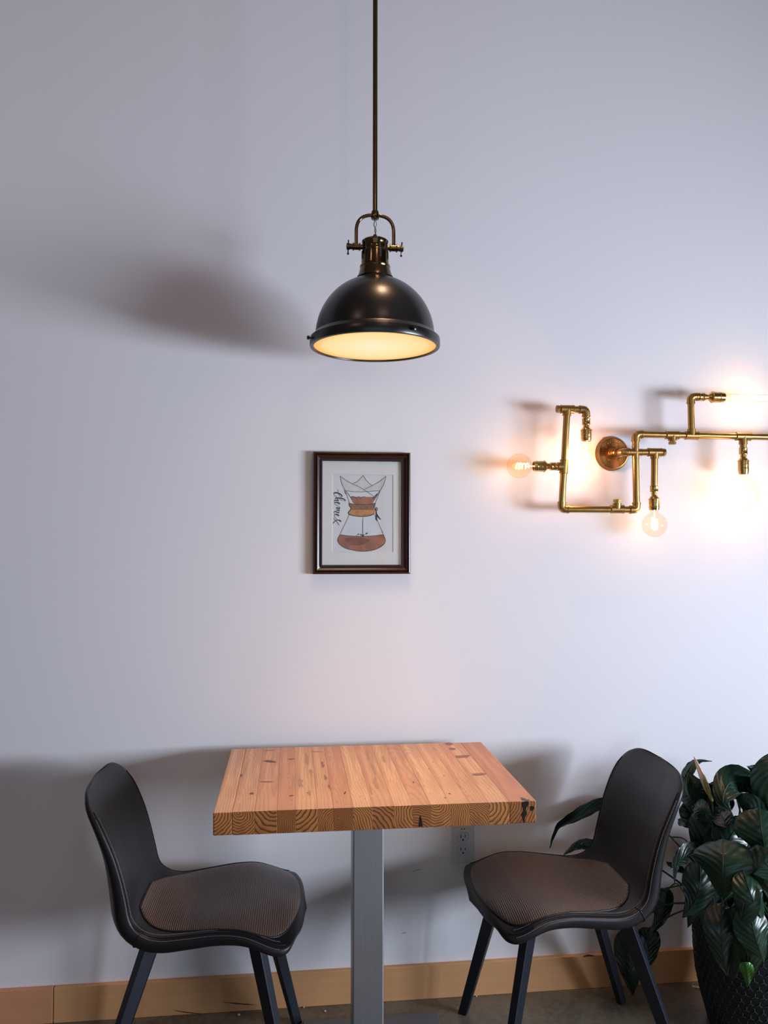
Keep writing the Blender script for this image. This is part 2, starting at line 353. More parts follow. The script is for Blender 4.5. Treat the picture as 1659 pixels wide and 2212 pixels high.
def blot(u, v, wu, wy, mat, name='knot', ang=0, jag=.25, n=16):
    """a flat irregular inlay in the top of the stave below it; wu half width across, wy half length along the stave (metres)"""
    p = top_pt(u, v); k = max(i for i in range(16) if xs[i] <= p.x); st = staves[k]; vs = [(p.x, p.y, TZ+.0006)]; 
    for q in range(n):
        a = 2*PI*q/n; r = 1+random.uniform(-jag, jag); dx, dy = wu*r*math.cos(a), wy*r*math.sin(a)
        x = p.x+dx*math.cos(ang)-dy*math.sin(ang); vs.append((min(max(x, xs[k]+.0006), xs[k+1]-.0006), p.y+dx*math.sin(ang)+dy*math.cos(ang), TZ+.0005))
    mb = MB().add(vs, [(0, 1+q, 1+(q+1) % n) for q in range(n)])
    o = mb.build(name, mat, None, smooth=False); o.data.transform(Matrix.Translation(-(world_loc(tab)+Vector(st.location)))); o.parent = st
blot(583, 1645, .018, .009, KNOT, ang=-.5); blot(521, 1675, .003, .009, KNOT); blot(544, 1714, .0055, .006, KNOT); blot(628, 1640, .009, .004, KNOT); blot(630, 1719, .0065, .004, KNOT)
blot(582, 1621, .016, .0022, KNOT2); blot(578, 1689, .016, .004, KNOT2, ang=-.2); blot(686, 1624, .016, .0022, KNOT2)
blot(965, 1607, .017, .014, KNOT2, 'stain'); blot(1000, 1634, .021, .013, KNOT2, 'stain', ang=.15); blot(1034, 1673, .02, .009, KNOT2, 'stain', ang=.12); blot(975, 1618, .014, .010, KNOT2, 'stain')
blot(745, 1713, .0022, .011, FILL, ang=-.25, jag=.4); blot(927, 1661, .002, .004, KNOT); blot(936, 1646, .002, .003, KNOT); blot(959, 1676, .002, .004, KNOT); blot(971, 1715, .003, .004, KNOT); blot(893, 1690, .002, .008, KNOT); blot(962, 1724, .002, .005, KNOT)
for u, v in ((622,1672),(623,1681),(624,1691),(626,1703),(630,1729),(754,1641),(763,1679),(776,1686),(778,1722),(788,1726),(611,1633),(617,1623),(633,1615),(755,1621),(994,1700),(1005,1712),(1012,1720)):
    blot(u, v, .0013, .0022, KNOT)
for u, v in ((697,1652),(703,1680),(713,1700)): blot(u, v, .004, .02, KNOT2, 'stain', jag=.5)
GREYST = plain('weathered_stain', srgb(178, 136, 104), .5)
for u, v, a_, b_ in ((663,1640,.005,.05),(672,1668,.004,.03),(650,1690,.005,.035),(668,1712,.004,.02),(795,1632,.004,.06),(806,1660,.004,.05),(812,1690,.005,.04),(800,1705,.003,.03),(829,1640,.003,.04)): blot(u, v, a_, b_, GREYST, 'weathered_streak', jag=.5)
def front_inlay(pts, mat, k, name='resin_fill'):
    P = [at(u, v, TY0-.0004) for u, v in pts]; c = sum(P, Vector())/len(P); mb = MB().add([c]+P, [(0, 1+i, 1+(i+1) % len(P)) for i in range(len(P))])
    o = mb.build(name, mat, None, smooth=False); o.data.transform(Matrix.Translation(-(world_loc(tab)+Vector(staves[k].location)))); o.parent = staves[k]; o['label'] = 'black resin filling a crack'
front_inlay([(1128,1733),(1140,1731),(1143,1735),(1138,1742),(1136,1750),(1139,1758),(1134,1766),(1133,1777),(1131,1777),(1129,1766),(1126,1760),(1130,1752),(1131,1743),(1127,1738)], FILL, 15)
front_inlay([(1146,1742),(1152,1741),(1155,1746),(1152,1750),(1148,1752),(1145,1747)], FILL, 15); front_inlay([(908,1760),(911,1770),(913,1785),(905,1786),(906,1772)], FILL, 10)
blot(1131, 1726.5, .006, .012, FILL, 'resin_fill', jag=.45); blot(1138, 1729, .006, .005, FILL, 'resin_fill', jag=.4)
tcx, tcy = .190, -.333
W(MB().box((tcx-.038, tcy-.038, .012), (tcx+.038, tcy+.038, TZ-TT-.006)), 'post', STEEL, tab, smooth=False, bevel=.003)
W(MB().box((tcx-.13, tcy-.13, TZ-TT-.006), (tcx+.13, tcy+.13, TZ-TT)), 'mounting_plate', PLATE, tab, smooth=False, bevel=.001)
W(MB().box((.036, -.552, 0), (.41, -.099, .012)), 'base_plate', PLATE, tab, smooth=False, bevel=.002)

# ------------------------------------------------------------------ chairs
PROF = [(.250,.412),(.244,.424),(.225,.434),(.18,.440),(.12,.442),(.05,.439),(-.02,.435),(-.075,.431),(-.115,.434),(-.143,.447),(-.161,.472),(-.173,.515),(-.186,.565),(-.202,.62),(-.225,.68),(-.251,.725),(-.270,.750)]
WID = [(0,.070),(.003,.105),(.01,.140),(.022,.172),(.04,.200),(.07,.216),(.11,.222),(.17,.218),(.23,.210),(.30,.202),(.37,.197),(.45,.192),(.53,.186),(.60,.182),(.68,.180),(.78,.182),(.86,.184),(.91,.180),(.945,.170),(.970,.152),(.987,.128),(.996,.095),(1,.055)]
THK = [(0,.008),(.006,.014),(.02,.022),(.05,.030),(.12,.040),(.35,.050),(.52,.056),(.62,.050),(.75,.038),(.90,.028),(.96,.020),(.99,.012),(1,.006)]
RAI = [(0,-.002),(.04,-.014),(.09,-.018),(.14,-.006),(.20,.010),(.28,.016),(.38,.013),(.47,.014),(.55,.026),(.65,.030),(.8,.026),(1,.012)]
WID = [(p_.x, p_.y) for p_ in spline([(a_, b_, 0) for a_, b_ in WID], 200)]
RAI = [(p_.x, p_.y) for p_ in spline([(a_, b_, 0) for a_, b_ in RAI], 200)]; THK = [(p_.x, p_.y) for p_ in spline([(a_, b_, 0) for a_, b_ in THK], 200)]
SS = [.5-.5*math.cos(PI*k/104) for k in range(105)]
NS = 104
pc = spline([(x, 0, z) for x, z in PROF], 400)
arc = [0]
for a, b in zip(pc, pc[1:]): arc.append(arc[-1]+(b-a).length)
def pcurve(s):
    d = s*arc[-1]; k = min(max(int(np.searchsorted(arc, d))-1, 0), 398); f = (d-arc[k])/max(arc[k+1]-arc[k], 1e-9)
    return pc[k].lerp(pc[k+1], f)
def pframe(s):
    T = (pcurve(min(s+.02, 1))-pcurve(max(s-.02, 0))).normalized(); N = Vector((T.z, 0, -T.x))   # towards the sitter
    return pcurve(s), T, N
def sm(tab, s):
    d = min(.022, s*.8, (1-s)*.8); return (lerp(tab, s-d)+lerp(tab, s-d/2)*2+lerp(tab, s)*2+lerp(tab, s+d/2)*2+lerp(tab, s+d))/8
def shell_pt(s, phi, grow=0):
    p, T, N = pframe(s); w, th, ra = sm(WID, s)+grow, sm(THK, s)+2*grow, sm(RAI, s)
    c, q = math.cos(phi), math.sin(phi); y = math.copysign(abs(c)**.5, c)*w; n = -sm(THK, s)/2+math.copysign(abs(q)**.55, q)*th/2+ra*(y/w)**2
    return p+N*n+Vector((0, y, 0))
def top_s_v(s, v, h=0):
    p, T, N = pframe(s); w, th, ra = sm(WID, s), sm(THK, s), sm(RAI, s)
    return p+N*(-th/2+th/2*max(0, 1-abs(v)**4)**.31+ra*v*v+h)+Vector((0, w*v, 0))
def x_to_s(x):
    lo, hi = 0., .56
    for _ in range(30):
        m = (lo+hi)/2
        if pcurve(m).x > x: lo = m
        else: hi = m
    return lo
def make_chair(label):
    t = thing('shell_chair', label, 'chair', group='moulded leather chairs at the table')
    K = 44; mb = MB(); vs = []
    for i in range(NS+1):
        s = SS[i]
        vs += [shell_pt(s, 2*PI*k/K+.02) for k in range(K)]
    fs = [(i*K+k, i*K+(k+1) % K, (i+1)*K+(k+1) % K, (i+1)*K+k) for i in range(NS) for k in range(K)]
    a = pcurve(0)+Vector((.004, 0, -.008)); b = pcurve(1)+Vector((0, 0, .003)); na = len(vs); vs += [a, b]
    fs += [(k, (k+1) % K, na) for k in range(K)] + [(NS*K+k, NS*K+(k+1) % K, na+1) for k in range(K)]
    mb.add(vs, fs).build('shell', LEATHER, t, angle=180)
    # woven seat pad
    PW = [(-.158,.0),(-.156,.035),(-.145,.085),(-.125,.122),(-.095,.150),(-.05,.172),(0,.184),(.05,.192),(.10,.202),(.14,.208),(.175,.203),(.20,.185),(.217,.155),(.228,.115),(.235,.06),(.238,.0)]
    PW = [(p_.x, p_.y) for p_ in spline([(a_, b_, 0) for a_, b_ in PW], 160)]
    mb = MB(); vs = []; uv = []; NX, NV = 72, 34; ring = []
    for i in range(NX+1):
        x = .040-.198*math.cos(PI*i/NX); s = x_to_s(x); w = sm(WID, s); d_ = min(.012, (x+.158)*.7, (.238-x)*.7); hw = max(.95*(lerp(PW, x-d_)+lerp(PW, x-d_/2)+lerp(PW, x)+lerp(PW, x+d_/2)+lerp(PW, x+d_))/5, .0005)
        for j in range(NV+1):
            q = math.sin(PI/2*(2*j/NV-1)); e = max(0, 1-abs(q)**5)*max(0, 1-abs((x-.040)/.198)**8)
            p = top_s_v(s, min(1, hw/w)*q, .0012+.008*e**.5); vs.append(p); uv.append((x+.3, p.y+.3))
            if j == NV: ring.append(top_s_v(s, min(1, hw/w)*q, .0008))
    fs = [(i*(NV+1)+j, (i+1)*(NV+1)+j, (i+1)*(NV+1)+j+1, i*(NV+1)+j+1) for i in range(NX) for j in range(NV)]
    mb.add(vs, fs); mb.uv = uv; mb.build('seat_pad', WEAVE, t, angle=180, label='woven brown-grey seat pad')
    loop = ring+[Vector((p.x, -p.y, p.z)) for p in reversed(ring)]
    MB().tube(loop+[loop[0]], .0024, 8, cap=False).build('piping', LEATHER, t, angle=180)
    # seam bead and stitches along both rims
    for sg in (1, -1):
        rim = [shell_pt(.07+.86*i/120, (.45 if sg > 0 else PI-.45), .0006) for i in range(121)]
        MB().tube(rim, .0014, 6).build('seam', LEATHER, t, angle=180)
        mb = MB()
        for i in range(150):
            s = .09+.82*i/150
            for ph in (.22, .62):
                f = (lambda x: x if sg > 0 else PI-x)
                a = shell_pt(s, f(ph), .0007); b = shell_pt(s+.0034, f(ph), .0007); n = Vector((0, sg, .6)).normalized()
                d = (b-a).cross(n).normalized()*.0006
                mb.add([a+d, b+d, b-d, a-d, a+n*.0007, b+n*.0007], [(0,1,5,4), (3,4,5,2), (0,4,3), (1,2,5)])
        mb.build('stitching', STITCH, t, smooth=False, kind='stuff', label='pale thread stitching')
        # overlap seam where the seat leather meets the back leather
        s0 = .515; MB().tube([shell_pt(s0+.012*math.sin(PI*k/24), (a_ if sg > 0 else PI-a_), .0008) for k in range(25) for a_ in [.62-1.75*k/24]], .0011, 6).build('overlap_seam', LEATHER, t, angle=180)
    mb = MB(); mb.box((-.11, -.09, .378), (.13, .09, .390)); mb.build('under_frame', LEG, t, smooth=False, bevel=.003)
    for sx in (1, -1):
        for sy in (1, -1):
            top = Vector((.135 if sx > 0 else -.108, .135*sy, .396)); foot = Vector((.228 if sx > 0 else -.238, .204*sy, 0))
            rad = Vector((sx*.78, sy*.62, 0)).normalized(); tan = Vector((-rad.y, rad.x, 0)); vs = []
            for p, a, b in ((top, .019, .0115), (foot, .0125, .009)):
                vs += [p+rad*a+tan*b, p-rad*a+tan*b, p-rad*a-tan*b, p+rad*a-tan*b]
            MB().add(vs, [(0,1,2,3),(7,6,5,4),(0,4,5,1),(1,5,6,2),(2,6,7,3),(3,7,4,0)]).build('leg', LEG, t, smooth=False, bevel=.002)
    return t
ch = make_chair('dark leather shell chair left of the table, its back to the left')
ch.location = (-.213, -.290, 0); ch.rotation_euler.z = math.radians(-1)
c2 = ch.copy(); C.objects.link(c2)
for p in list(ch.children):
    q = p.copy(); C.objects.link(q); q.parent = c2
c2['label'] = 'dark leather shell chair right of the table, in front of the peace lily'
c2.location = (.712, -.300, 0); c2.rotation_euler.z = math.radians(180)

# ------------------------------------------------------------------ pendant lamp
PX, PY = .2083, -.333
lamp = thing('pendant_lamp', 'black dome pendant lamp with brass neck, hanging above the table', 'lamp', (PX, PY, 1.824))
L = lambda prof, name, mat, seg=64, **k: W(MB().lathe(prof, (PX, PY, 0), (0, 0, 1), seg, cap=False), name, mat, lamp, **k)
W(MB().lathe([(.0062, 2.16), (.0062, H-.02)], (PX, PY, 0), seg=20), 'rod', ANT, lamp)
W(MB().lathe([(.001, H-.055), (.03, H-.05), (.062, H-.015), (.065, H-.001), (0, H-.001)], (PX, PY, 0), seg=40), 'ceiling_cup', ANT, lamp)
W(MB().lathe([(.006,2.158),(.0098,2.160),(.0105,2.163),(.0105,2.174),(.0095,2.178),(.0085,2.181),(.006,2.182)], (PX, PY, 0), seg=24), 'collar', ANT, lamp)
yr, zt, zb = .0485, 2.170, 2.088
pts = [(PX-yr, PY, zb+(zt-.048-zb)*i/5) for i in range(6)]+[(PX-.0485*math.copysign(abs(math.cos(a))**.75, math.cos(a)), PY, zt-.048+.048*math.sin(a)**.75) for a in [PI*i/28 for i in range(1, 28)]]+[(PX+yr, PY, zt-.048-(zt-.048-zb)*i/5) for i in range(6)]
W(MB().tube(pts, .0046, 14), 'yoke', ANT, lamp)
W(MB().tube(spline([(PX+.001, PY, 2.162), (PX-.003, PY, 2.145), (PX+.002, PY-.002, 2.132), (PX+.001, PY, 2.118)], 14), .0012, 8), 'cord', plain('grey_cord', srgb(90, 88, 84), .5), lamp)
W(MB().tube(spline([(PX-.001, PY, 2.162), (PX+.004, PY-.001, 2.146), (PX-.001, PY, 2.133), (PX+.002, PY, 2.118)], 14), .0011, 8), 'cord', STITCH, lamp)
for sg in (-1, 1):
    o = (PX+sg*.028, PY, 2.086)
    W(MB().lathe([(.0065,0),(.0065,.009),(.0102,.010),(.0102,.0125),(.0082,.0135),(.0082,.026),(.0106,.027),(.0106,.0295),(.0074,.0305),(.0074,.036),(.0086,.037),(.0086,.0445),(.006,.046),(0,.046)], o, (sg, 0, 0), 20), 'pivot', ANT, lamp)
    pn = W(MB().tube([(PX+sg*.069, PY-.010, 2.099), (PX+sg*.069, PY, 2.087), (PX+sg*.069, PY+.008, 2.071)], .0017, 8), 'cotter_pin', ANT, lamp)
    W(MB().lathe([(0,-.003),(.0028,-.002),(.003,.001),(0,.003)], (PX+sg*.069, PY+.008, 2.070), seg=10), 'pin_tip', ANT, lamp)
L([(0,2.119),(.0045,2.119),(.0052,2.116),(.006,2.109),(.009,2.106),(.020,2.1055),(.031,2.1045),(.0345,2.101),(.0345,2.098),(.0325,2.0935),(.0312,2.088),(.0312,2.078),(.0325,2.0755),(.0348,2.073),(.0352,2.068),(.0352,2.045),(.0352,2.041),(.0385,2.038),(.0395,2.034),(.0385,2.031),(.0392,2.029),(.042,2.018),(.0455,2.010),(.0475,2.006)], 'neck', ANT, angle=28)
for k in range(8):
    a = 2*PI*k/8+.30; d = Vector((math.cos(a), math.sin(a), 0)); tt = Vector((-d.y, d.x, 0))
    c0 = Vector((PX, PY, 0)); mb = MB(); vs = []
    for z, r in ((2.052, .0354), (2.072, .0354), (2.077, .0318), (2.092, .0318)):
        vs += [c0+d*(r-.002)+tt*.0026+Vector((0,0,z)), c0+d*(r+.0006)+tt*.0026+Vector((0,0,z)), c0+d*(r+.0006)-tt*.0026+Vector((0,0,z)), c0+d*(r-.002)-tt*.0026+Vector((0,0,z))]
    fs = [(0,1,2,3), (15,14,13,12)]
    for i in range(3):
        for j in range(4): fs.append((4*i+j, 4*i+4+j, 4*i+4+(j+1) % 4, 4*i+(j+1) % 4))
    W(mb.add(vs, fs), 'vent_slot', SLOTM, lamp, smooth=False)
RD, ZD0 = .1525, 1.852      # dome
dome = [(.045, 2.0095)]+[(RD*math.cos(a), ZD0+.157*math.sin(a)) for a in [math.radians(73-73*i/26) for i in range(27)]]
inner = [(r-.002, z-.002) for r, z in reversed(dome)]
L(dome+[(RD, 1.850)]+inner, 'shade', BLACKM, 96, angle=60)
L([(RD-.004,1.859),(RD+.001,1.860),(RD+.004,1.856),(RD+.008,1.852),(.1655,1.848),(.1665,1.844),(.1668,1.830),(.1655,1.826),(.161,1.8245),(.1575,1.8255),(.1568,1.829),(.1568,1.834)], 'rim', BLACKM, 96, angle=35)
d = L([(.1566,1.8295),(.12,1.8285),(.07,1.828),(.03,1.8278),(.0005,1.8278)], 'diffuser', DIFF, 96)
d.data.transform(Matrix.Translation(Vector((0, 0, -.004)))); d.location.z = .004
for a in (-2.93, -1.10, .9):
    p = Vector((PX+.166*math.cos(a), PY+.166*math.sin(a), 1.838)); dd = (math.cos(a), math.sin(a), 0)
    W(MB().lathe([(.0022,0),(.0022,.005),(.0048,.006),(.0055,.008),(.0048,.0115),(.002,.0125),(0,.0125)], p, dd, 16), 'thumb_screw', BLACKM, lamp)

# ------------------------------------------------------------------ framed print
PYF = -.018
fx0, fx1, fz0, fz1 = .0605, .3465, 1.2335, 1.5915
pic = thing('framed_print', 'walnut framed drawing of a pour-over coffee maker, on the wall above the table', 'picture', ((fx0+fx1)/2, 0, (fz0+fz1)/2))
prof = [(0,0),(0,-.019),(.0015,-.0215),(.0045,-.0225),(.006,-.0205),(.0065,-.019),(.008,-.0165),(.010,-.0205),(.0115,-.0205),(.0125,-.0165),(.019,-.0125),(.021,-.0125),(.0225,-.0165),(.025,-.0165),(.0265,-.0145),(.0268,-.008),(.0268,0)]
mb = MB(); vs = []
for o_, yy in prof: vs += [(fx0+o_, yy, fz0+o_), (fx1-o_, yy, fz0+o_), (fx1-o_, yy, fz1-o_), (fx0+o_, yy, fz1-o_)]
fs = [(4*i+j, 4*i+(j+1) % 4, 4*i+4+(j+1) % 4, 4*i+4+j) for i in range(len(prof)-1) for j in range(4)]
W(mb.add(vs, fs), 'frame', WALNUT, pic, smooth=False)
q = lambda u, v, y: at(u, v, -.009)
ox0, ox1 = at(717.5, 1100, -.008).x, at(849.5, 1100, -.008).x; oz0, oz1 = at(780, 1193, -.008).z, at(780, 1025, -.008).z
mb = MB(); e = .0262
a = [(fx0+e, fz0+e), (fx1-e, fz0+e), (fx1-e, fz1-e), (fx0+e, fz1-e)]; b = [(ox0, oz0), (ox1, oz0), (ox1, oz1), (ox0, oz1)]; c = [(ox0+.0012, oz0+.0012), (ox1-.0012, oz0+.0012), (ox1-.0012, oz1-.0012), (ox0+.0012, oz1-.0012)]
vs = [(x, -.0085, z) for x, z in a]+[(x, -.0085, z) for x, z in b]+[(x, -.0068, z) for x, z in c]
W(mb.add(vs, [(j, (j+1) % 4, 4+(j+1) % 4, 4+j) for j in range(4)]+[(4+j, 4+(j+1) % 4, 8+(j+1) % 4, 8+j) for j in range(4)]), 'mat_board', MATB, pic, smooth=False)
YP = -.0066
pr = W(MB().box((ox0-.002, YP, oz0-.002), (ox1+.002, -.001, oz1+.002)), 'print', PAPER, pic, smooth=False)
def Z(X, Y): return 700+X/11.06, 1010+Y/11.06
layer = [0]
def onp(u, v):
    p = at(u, v, YP); return (p.x, YP-.00004*layer[0]-.0001, p.z)
def ink_add(o): o.data.transform(Matrix.Translation(-world_loc(pic))); o.parent = pr; o.matrix_parent_inverse = Matrix.Identity(4); return o
def fill(zp, mat, name, n=None):
    layer[0] += 1; P = [onp(*Z(*p)) for p in zp]; P = [tuple(v) for v in spline(P+[P[0]], (n or len(P)*4)+1)[:-1]]
    mb = MB().add(P, [tuple(range(len(P)))]); return ink_add(mb.build(name, mat, None, smooth=False))
def stroke(mb, zp, w, conv=Z, m=24):
    P = spline([Vector((*conv(*p), 0)) for p in zp], m); ws = w if isinstance(w, (list, tuple)) else [w]*len(zp); vs = []
    for i, p in enumerate(P):
        T = (P[min(i+1, m-1)]-P[max(i-1, 0)]); T = T.normalized() if T.length > 1e-9 else Vector((1, 0, 0)); N = Vector((-T.y, T.x, 0))
        t_ = i/(m-1)*(len(ws)-1); k = min(int(t_), len(ws)-2); r = (ws[k]+(ws[k+1]-ws[k])*(t_-k))*.66
        for s_ in (1, -1): vs.append(onp(p.x+N.x*r*s_, p.y+N.y*r*s_))
    mb.add(vs, [(2*i, 2*i+2, 2*i+3, 2*i+1) for i in range(m-1)])
WCG = fill([(600,1140),(900,1180),(1205,1130),(1400,1590),(1100,1625),(700,1630),(385,1600)], WC_GLASS, 'glass_wash', 60)
fill([(390,210),(520,300),(700,395),(820,310),(935,195),(1020,310),(1150,425),(1300,330),(1475,215),(1420,380),(1330,560),(900,580),(510,560),(430,390)], WC_PAPER, 'filter_wash')
fill([(560,600),(760,585),(900,590),(1180,580),(1310,565),(1270,640),(1190,700),(900,720),(640,700)], WC_GLASS, 'glass_wash')
fill([(630,700),(680,690),(760,700),(860,705),(960,700),(1060,700),(1130,700),(1200,690),(1240,640),(1285,615),(1290,640),(1230,730),(1170,810),(1120,875),(900,890),(730,870),(680,800)], WC_BROWN, 'coffee_grounds')
fill([(600,850),(700,870),(900,885),(1100,870),(1222,855),(1205,920),(1185,985),(1200,1015),(1100,1020),(900,1010),(640,1010),(640,960),(610,900)], WC_COLLAR, 'wood_collar')
fill([(635,1015),(900,1012),(1190,1015),(1212,1070),(1200,1115),(1060,1160),(900,1175),(700,1155),(585,1110),(590,1070)], WC_GOLD, 'wood_collar')
fill([(385,1605),(600,1630),(900,1640),(1200,1628),(1405,1600),(1450,1680),(1460,1760),(1430,1840),(1320,1920),(1100,1985),(860,1998),(600,1950),(440,1880),(350,1800),(325,1740),(345,1670)], WC_BROWN, 'coffee_wash')
fill([(500,1690),(700,1660),(950,1680),(1090,1750),(900,1850),(650,1850),(520,1770)], wc('dark_coffee_wash', srgb(120, 64, 40), srgb(148, 84, 56), 30), 'coffee_wash')
fill([(1205,960),(1240,940),(1280,960),(1285,1010),(1260,1040),(1215,1030)], WC_BROWN, 'wood_bead')
layer[0] += 1; lines = MB()
for zp in ([(385,205),(520,300),(690,395),(820,450),(950,530),(1080,615),(1190,690)], [(1478,208),(1340,320),(1150,430),(960,525)], [(690,385),(800,330),(880,250),(935,190)], [(935,190),(990,280),(1060,360),(1150,430)],
           [(385,205),(420,370),(470,480),(510,560),(560,700),(605,845)], [(1478,208),(1430,390),(1350,540),(1290,690),(1225,850)], [(505,550),(700,575),(900,580),(1100,568),(1335,550)], [(505,530),(490,560),(520,640)],
           [(530,565),(620,690),(710,850)], [(1325,560),(1250,700),(1150,855)], [(600,1125),(520,1310),(440,1470),(375,1610)], [(1210,1130),(1280,1290),(1370,1480),(1395,1530),(1375,1550)], [(1395,1530),(1420,1610)]): stroke(lines, zp, .8)
ink_add(lines.build('thin_outline', LINE, None, smooth=False))
layer[0] += 1; ink = MB()
for zp, w in (([(600,850),(700,872),(900,885),(1100,875),(1222,850)], .9), ([(600,850),(600,900),(640,960),(640,1000),(590,1060),(580,1100),(640,1135),(780,1160),(900,1170),(1060,1155),(1200,1110)], 1.3), ([(1222,850),(1215,900),(1190,970)], 1.2),
              ([(375,1610),(330,1700),(330,1770),(400,1860),(520,1930),(700,1975),(860,2000),(1050,1995),(1250,1950),(1400,1860),(1460,1780),(1460,1700),(1415,1605)], .9), ([(385,1603),(600,1632),(900,1640),(1200,1630),(1410,1603)], .8),
              ([(930,1190),(925,1300),(922,1450),(925,1640)], [.5,.9,.9,1.2]), ([(560,600),(620,690),(660,750)], .8), ([(1285,620),(1215,690),(1170,740)], 1.5), ([(640,700),(700,690),(760,715),(840,690),(870,720),(930,700),(1000,705)], .8),
              ([(1240,1010),(1250,1100),(1250,1230),(1280,1275)], [1,2.5,3,1]), ([(1245,1080),(1290,1170),(1355,1245)], [1,2.5,1]), ([(1205,1000),(1225,990),(1240,1020)], 2),
              ([(800,1600),(820,1590),(830,1605)], 1.5), ([(860,1590),(900,1615),(925,1650)], 1.6), ([(990,1590),(1040,1560)], 1.8), ([(780,1615),(775,1640)], 1.2), ([(925,1640),(960,1600)], 1.4), ([(580,1870),(640,1890)], .01)): stroke(ink, zp, w)
# the hand-lettered word, read downwards
T2 = lambda X, Y: (715+X/24.57, 1050+Y/24.57)
for zp, w in (([(325,160),(365,215),(385,270),(388,345)], [.3,.5,.6,.5]), ([(145,430),(160,385),(230,355),(310,360),(420,395),(510,440),(570,495),(585,545),(560,570)], [.6,1.6,2.2,2.2,2.2,2,1.6,1.6,1.2]), ([(560,570),(500,550),(450,500),(425,440)], .6),
              ([(145,430),(200,500),(290,570),(340,620)], .6), ([(215,650),(290,635),(400,635),(520,640),(640,675),(720,715),(755,760),(735,790)], [1.4,2,2.1,2,1.8,1.7,1.4,1]), ([(735,790),(650,780),(530,730),(450,680)], .6),
              ([(320,660),(350,700),(390,750),(370,780)], [.6,.7,1.5,1.5]), ([(380,780),(300,760),(220,750),(180,780)], [1.8,2,1.8,1]), ([(180,780),(190,820),(240,860)], .6), ([(225,875),(300,865),(380,875),(440,905),(455,940),(430,955)], [1.2,2,1.7,1.7,1.6,1]), ([(430,955),(370,940),(330,890)], .7),
              ([(230,870),(190,900),(200,940),(300,1010),(400,1070),(460,1130),(485,1160)], [1.2,.8,.6,.6,.6,.8,1.1]), ([(265,1155),(350,1165),(430,1180),(475,1180)], [2,2,2,1.6]), ([(380,1180),(420,1220),(460,1260)], .6), ([(285,1270),(370,1275),(460,1290)], [1.9,2,1.7]), ([(380,1290),(420,1330),(445,1380)], .6),
              ([(440,1410),(370,1400),(280,1370),(200,1350),(165,1390)], [1.8,2,1.9,1.5,.8]), ([(165,1390),(175,1440),(230,1500)], .6), ([(225,1510),(300,1500),(370,1520),(410,1560),(400,1590)], [1.2,1.9,1.7,1.6,1.2]), ([(400,1590),(340,1570),(300,1520)], .7), ([(225,1510),(185,1560),(200,1630),(270,1720),(340,1800)], [1.1,.8,.6,.6,.7]),
              ([(530,1900),(480,1840),(400,1800),(320,1810),(230,1850),(150,1920),(105,1985)], [2,2.4,1.6,1.2,1.2,1.2,1.2]), ([(130,1700),(220,1800),(330,1920),(430,2080)], [.7,.8,.8,.9])): stroke(ink, zp, w, T2)
ink_add(ink.build('ink_lettering', INK, None, smooth=False))
W(MB().box((fx0+.0255, -.0135, fz0+.0255), (fx1-.0255, -.0118, fz1-.0255)), 'glass_pane', PANE, pic, smooth=False)

# ------------------------------------------------------------------ brass pipe wall lamp
SY = -.080
sc = thing('pipe_wall_lamp', 'brass pipe wall lamp with glowing filament bulbs, right of the picture', 'lamp', tuple(at(1321, 978, 0)))
P = lambda u, v: at(u, v, SY)
RP, RF = .0099, .0124
def S(mb, name, mat=BRASS, **k): return W(mb, name, mat, sc, **k)
def rod(a, b, r=RP, name='pipe', mat=BRASS):
    a, b = Vector(a), Vector(b); return S(MB().lathe([(r, 0), (r, (b-a).length)], a, b-a, 24), name, mat)
def sleeve(mb, a, b, r=RF):
    a, b = Vector(a), Vector(b); l = (b-a).length; mb.lathe([(r*.86, 0), (r, .0006), (r+.0007, .001), (r+.0007, .0035), (r, .004), (r, l-.004), (r+.0007, l-.0035), (r+.0007, l-.001), (r, l-.0006), (r*.86, l)], a, b-a, 24)
def tee(c, d1, d2, l1=.021, l2=.020):
    c, d1, d2 = Vector(c), Vector(d1).normalized(), Vector(d2).normalized(); mb = MB(); sleeve(mb, c-d1*l1, c+d1*l1); mb.lathe([(RF, 0), (RF, l2-.003), (RF+.0007, l2-.0025), (RF+.0007, l2-.0005), (RF*.86, l2)], c, d2, 24); return S(mb, 'tee_joint')
def elbow(c, da, db, l=.022):
    c, da, db = Vector(c), Vector(da).normalized(), Vector(db).normalized(); r = .0105; mb = MB()
    pts = [c+da*l, c+da*(l-.004)]+[c+da*r*(1-math.sin(t_))+db*r*(1-math.cos(t_)) for t_ in [PI/2*i/8 for i in range(9)]]+[c+db*(l-.004), c+db*l]
    mb.tube(pts, RF-.0006, 24); mb.lathe([(RF*.8, 0), (RF+.0004, .0005), (RF+.0004, .005), (RF*.8, .0056)], c+da*(l-.006), da, 24); mb.lathe([(RF*.8, 0), (RF+.0004, .0005), (RF+.0004, .005), (RF*.8, .0056)], c+db*(l-.006), db, 24); return S(mb, 'elbow_joint')
def plug(c, d, l=.0): return S(MB().lathe([(.0085,0),(.0085,.003),(.0118,.0035),(.0118,.010),(.0105,.0112),(0,.0112)], Vector(c)+Vector(d).normalized()*l, d, 8), 'end_plug')
def coupling(c, d, l=.019):
    d = Vector(d).normalized(); c = Vector(c)
    return S(MB().lathe([(.0085,-.006),(.0085,0),(.0122,.0004),(.0127,.0016),(.0122,.0028),(.0122,l-.003),(.0127,l-.0018),(.0122,l),(.0078,l+.0006),(.0078,l+.003),(.0092,l+.0034),(.0092,l+.0075),(.007,l+.008),(.007,l+.011)], c, d, 24), 'coupling', BRASS2)
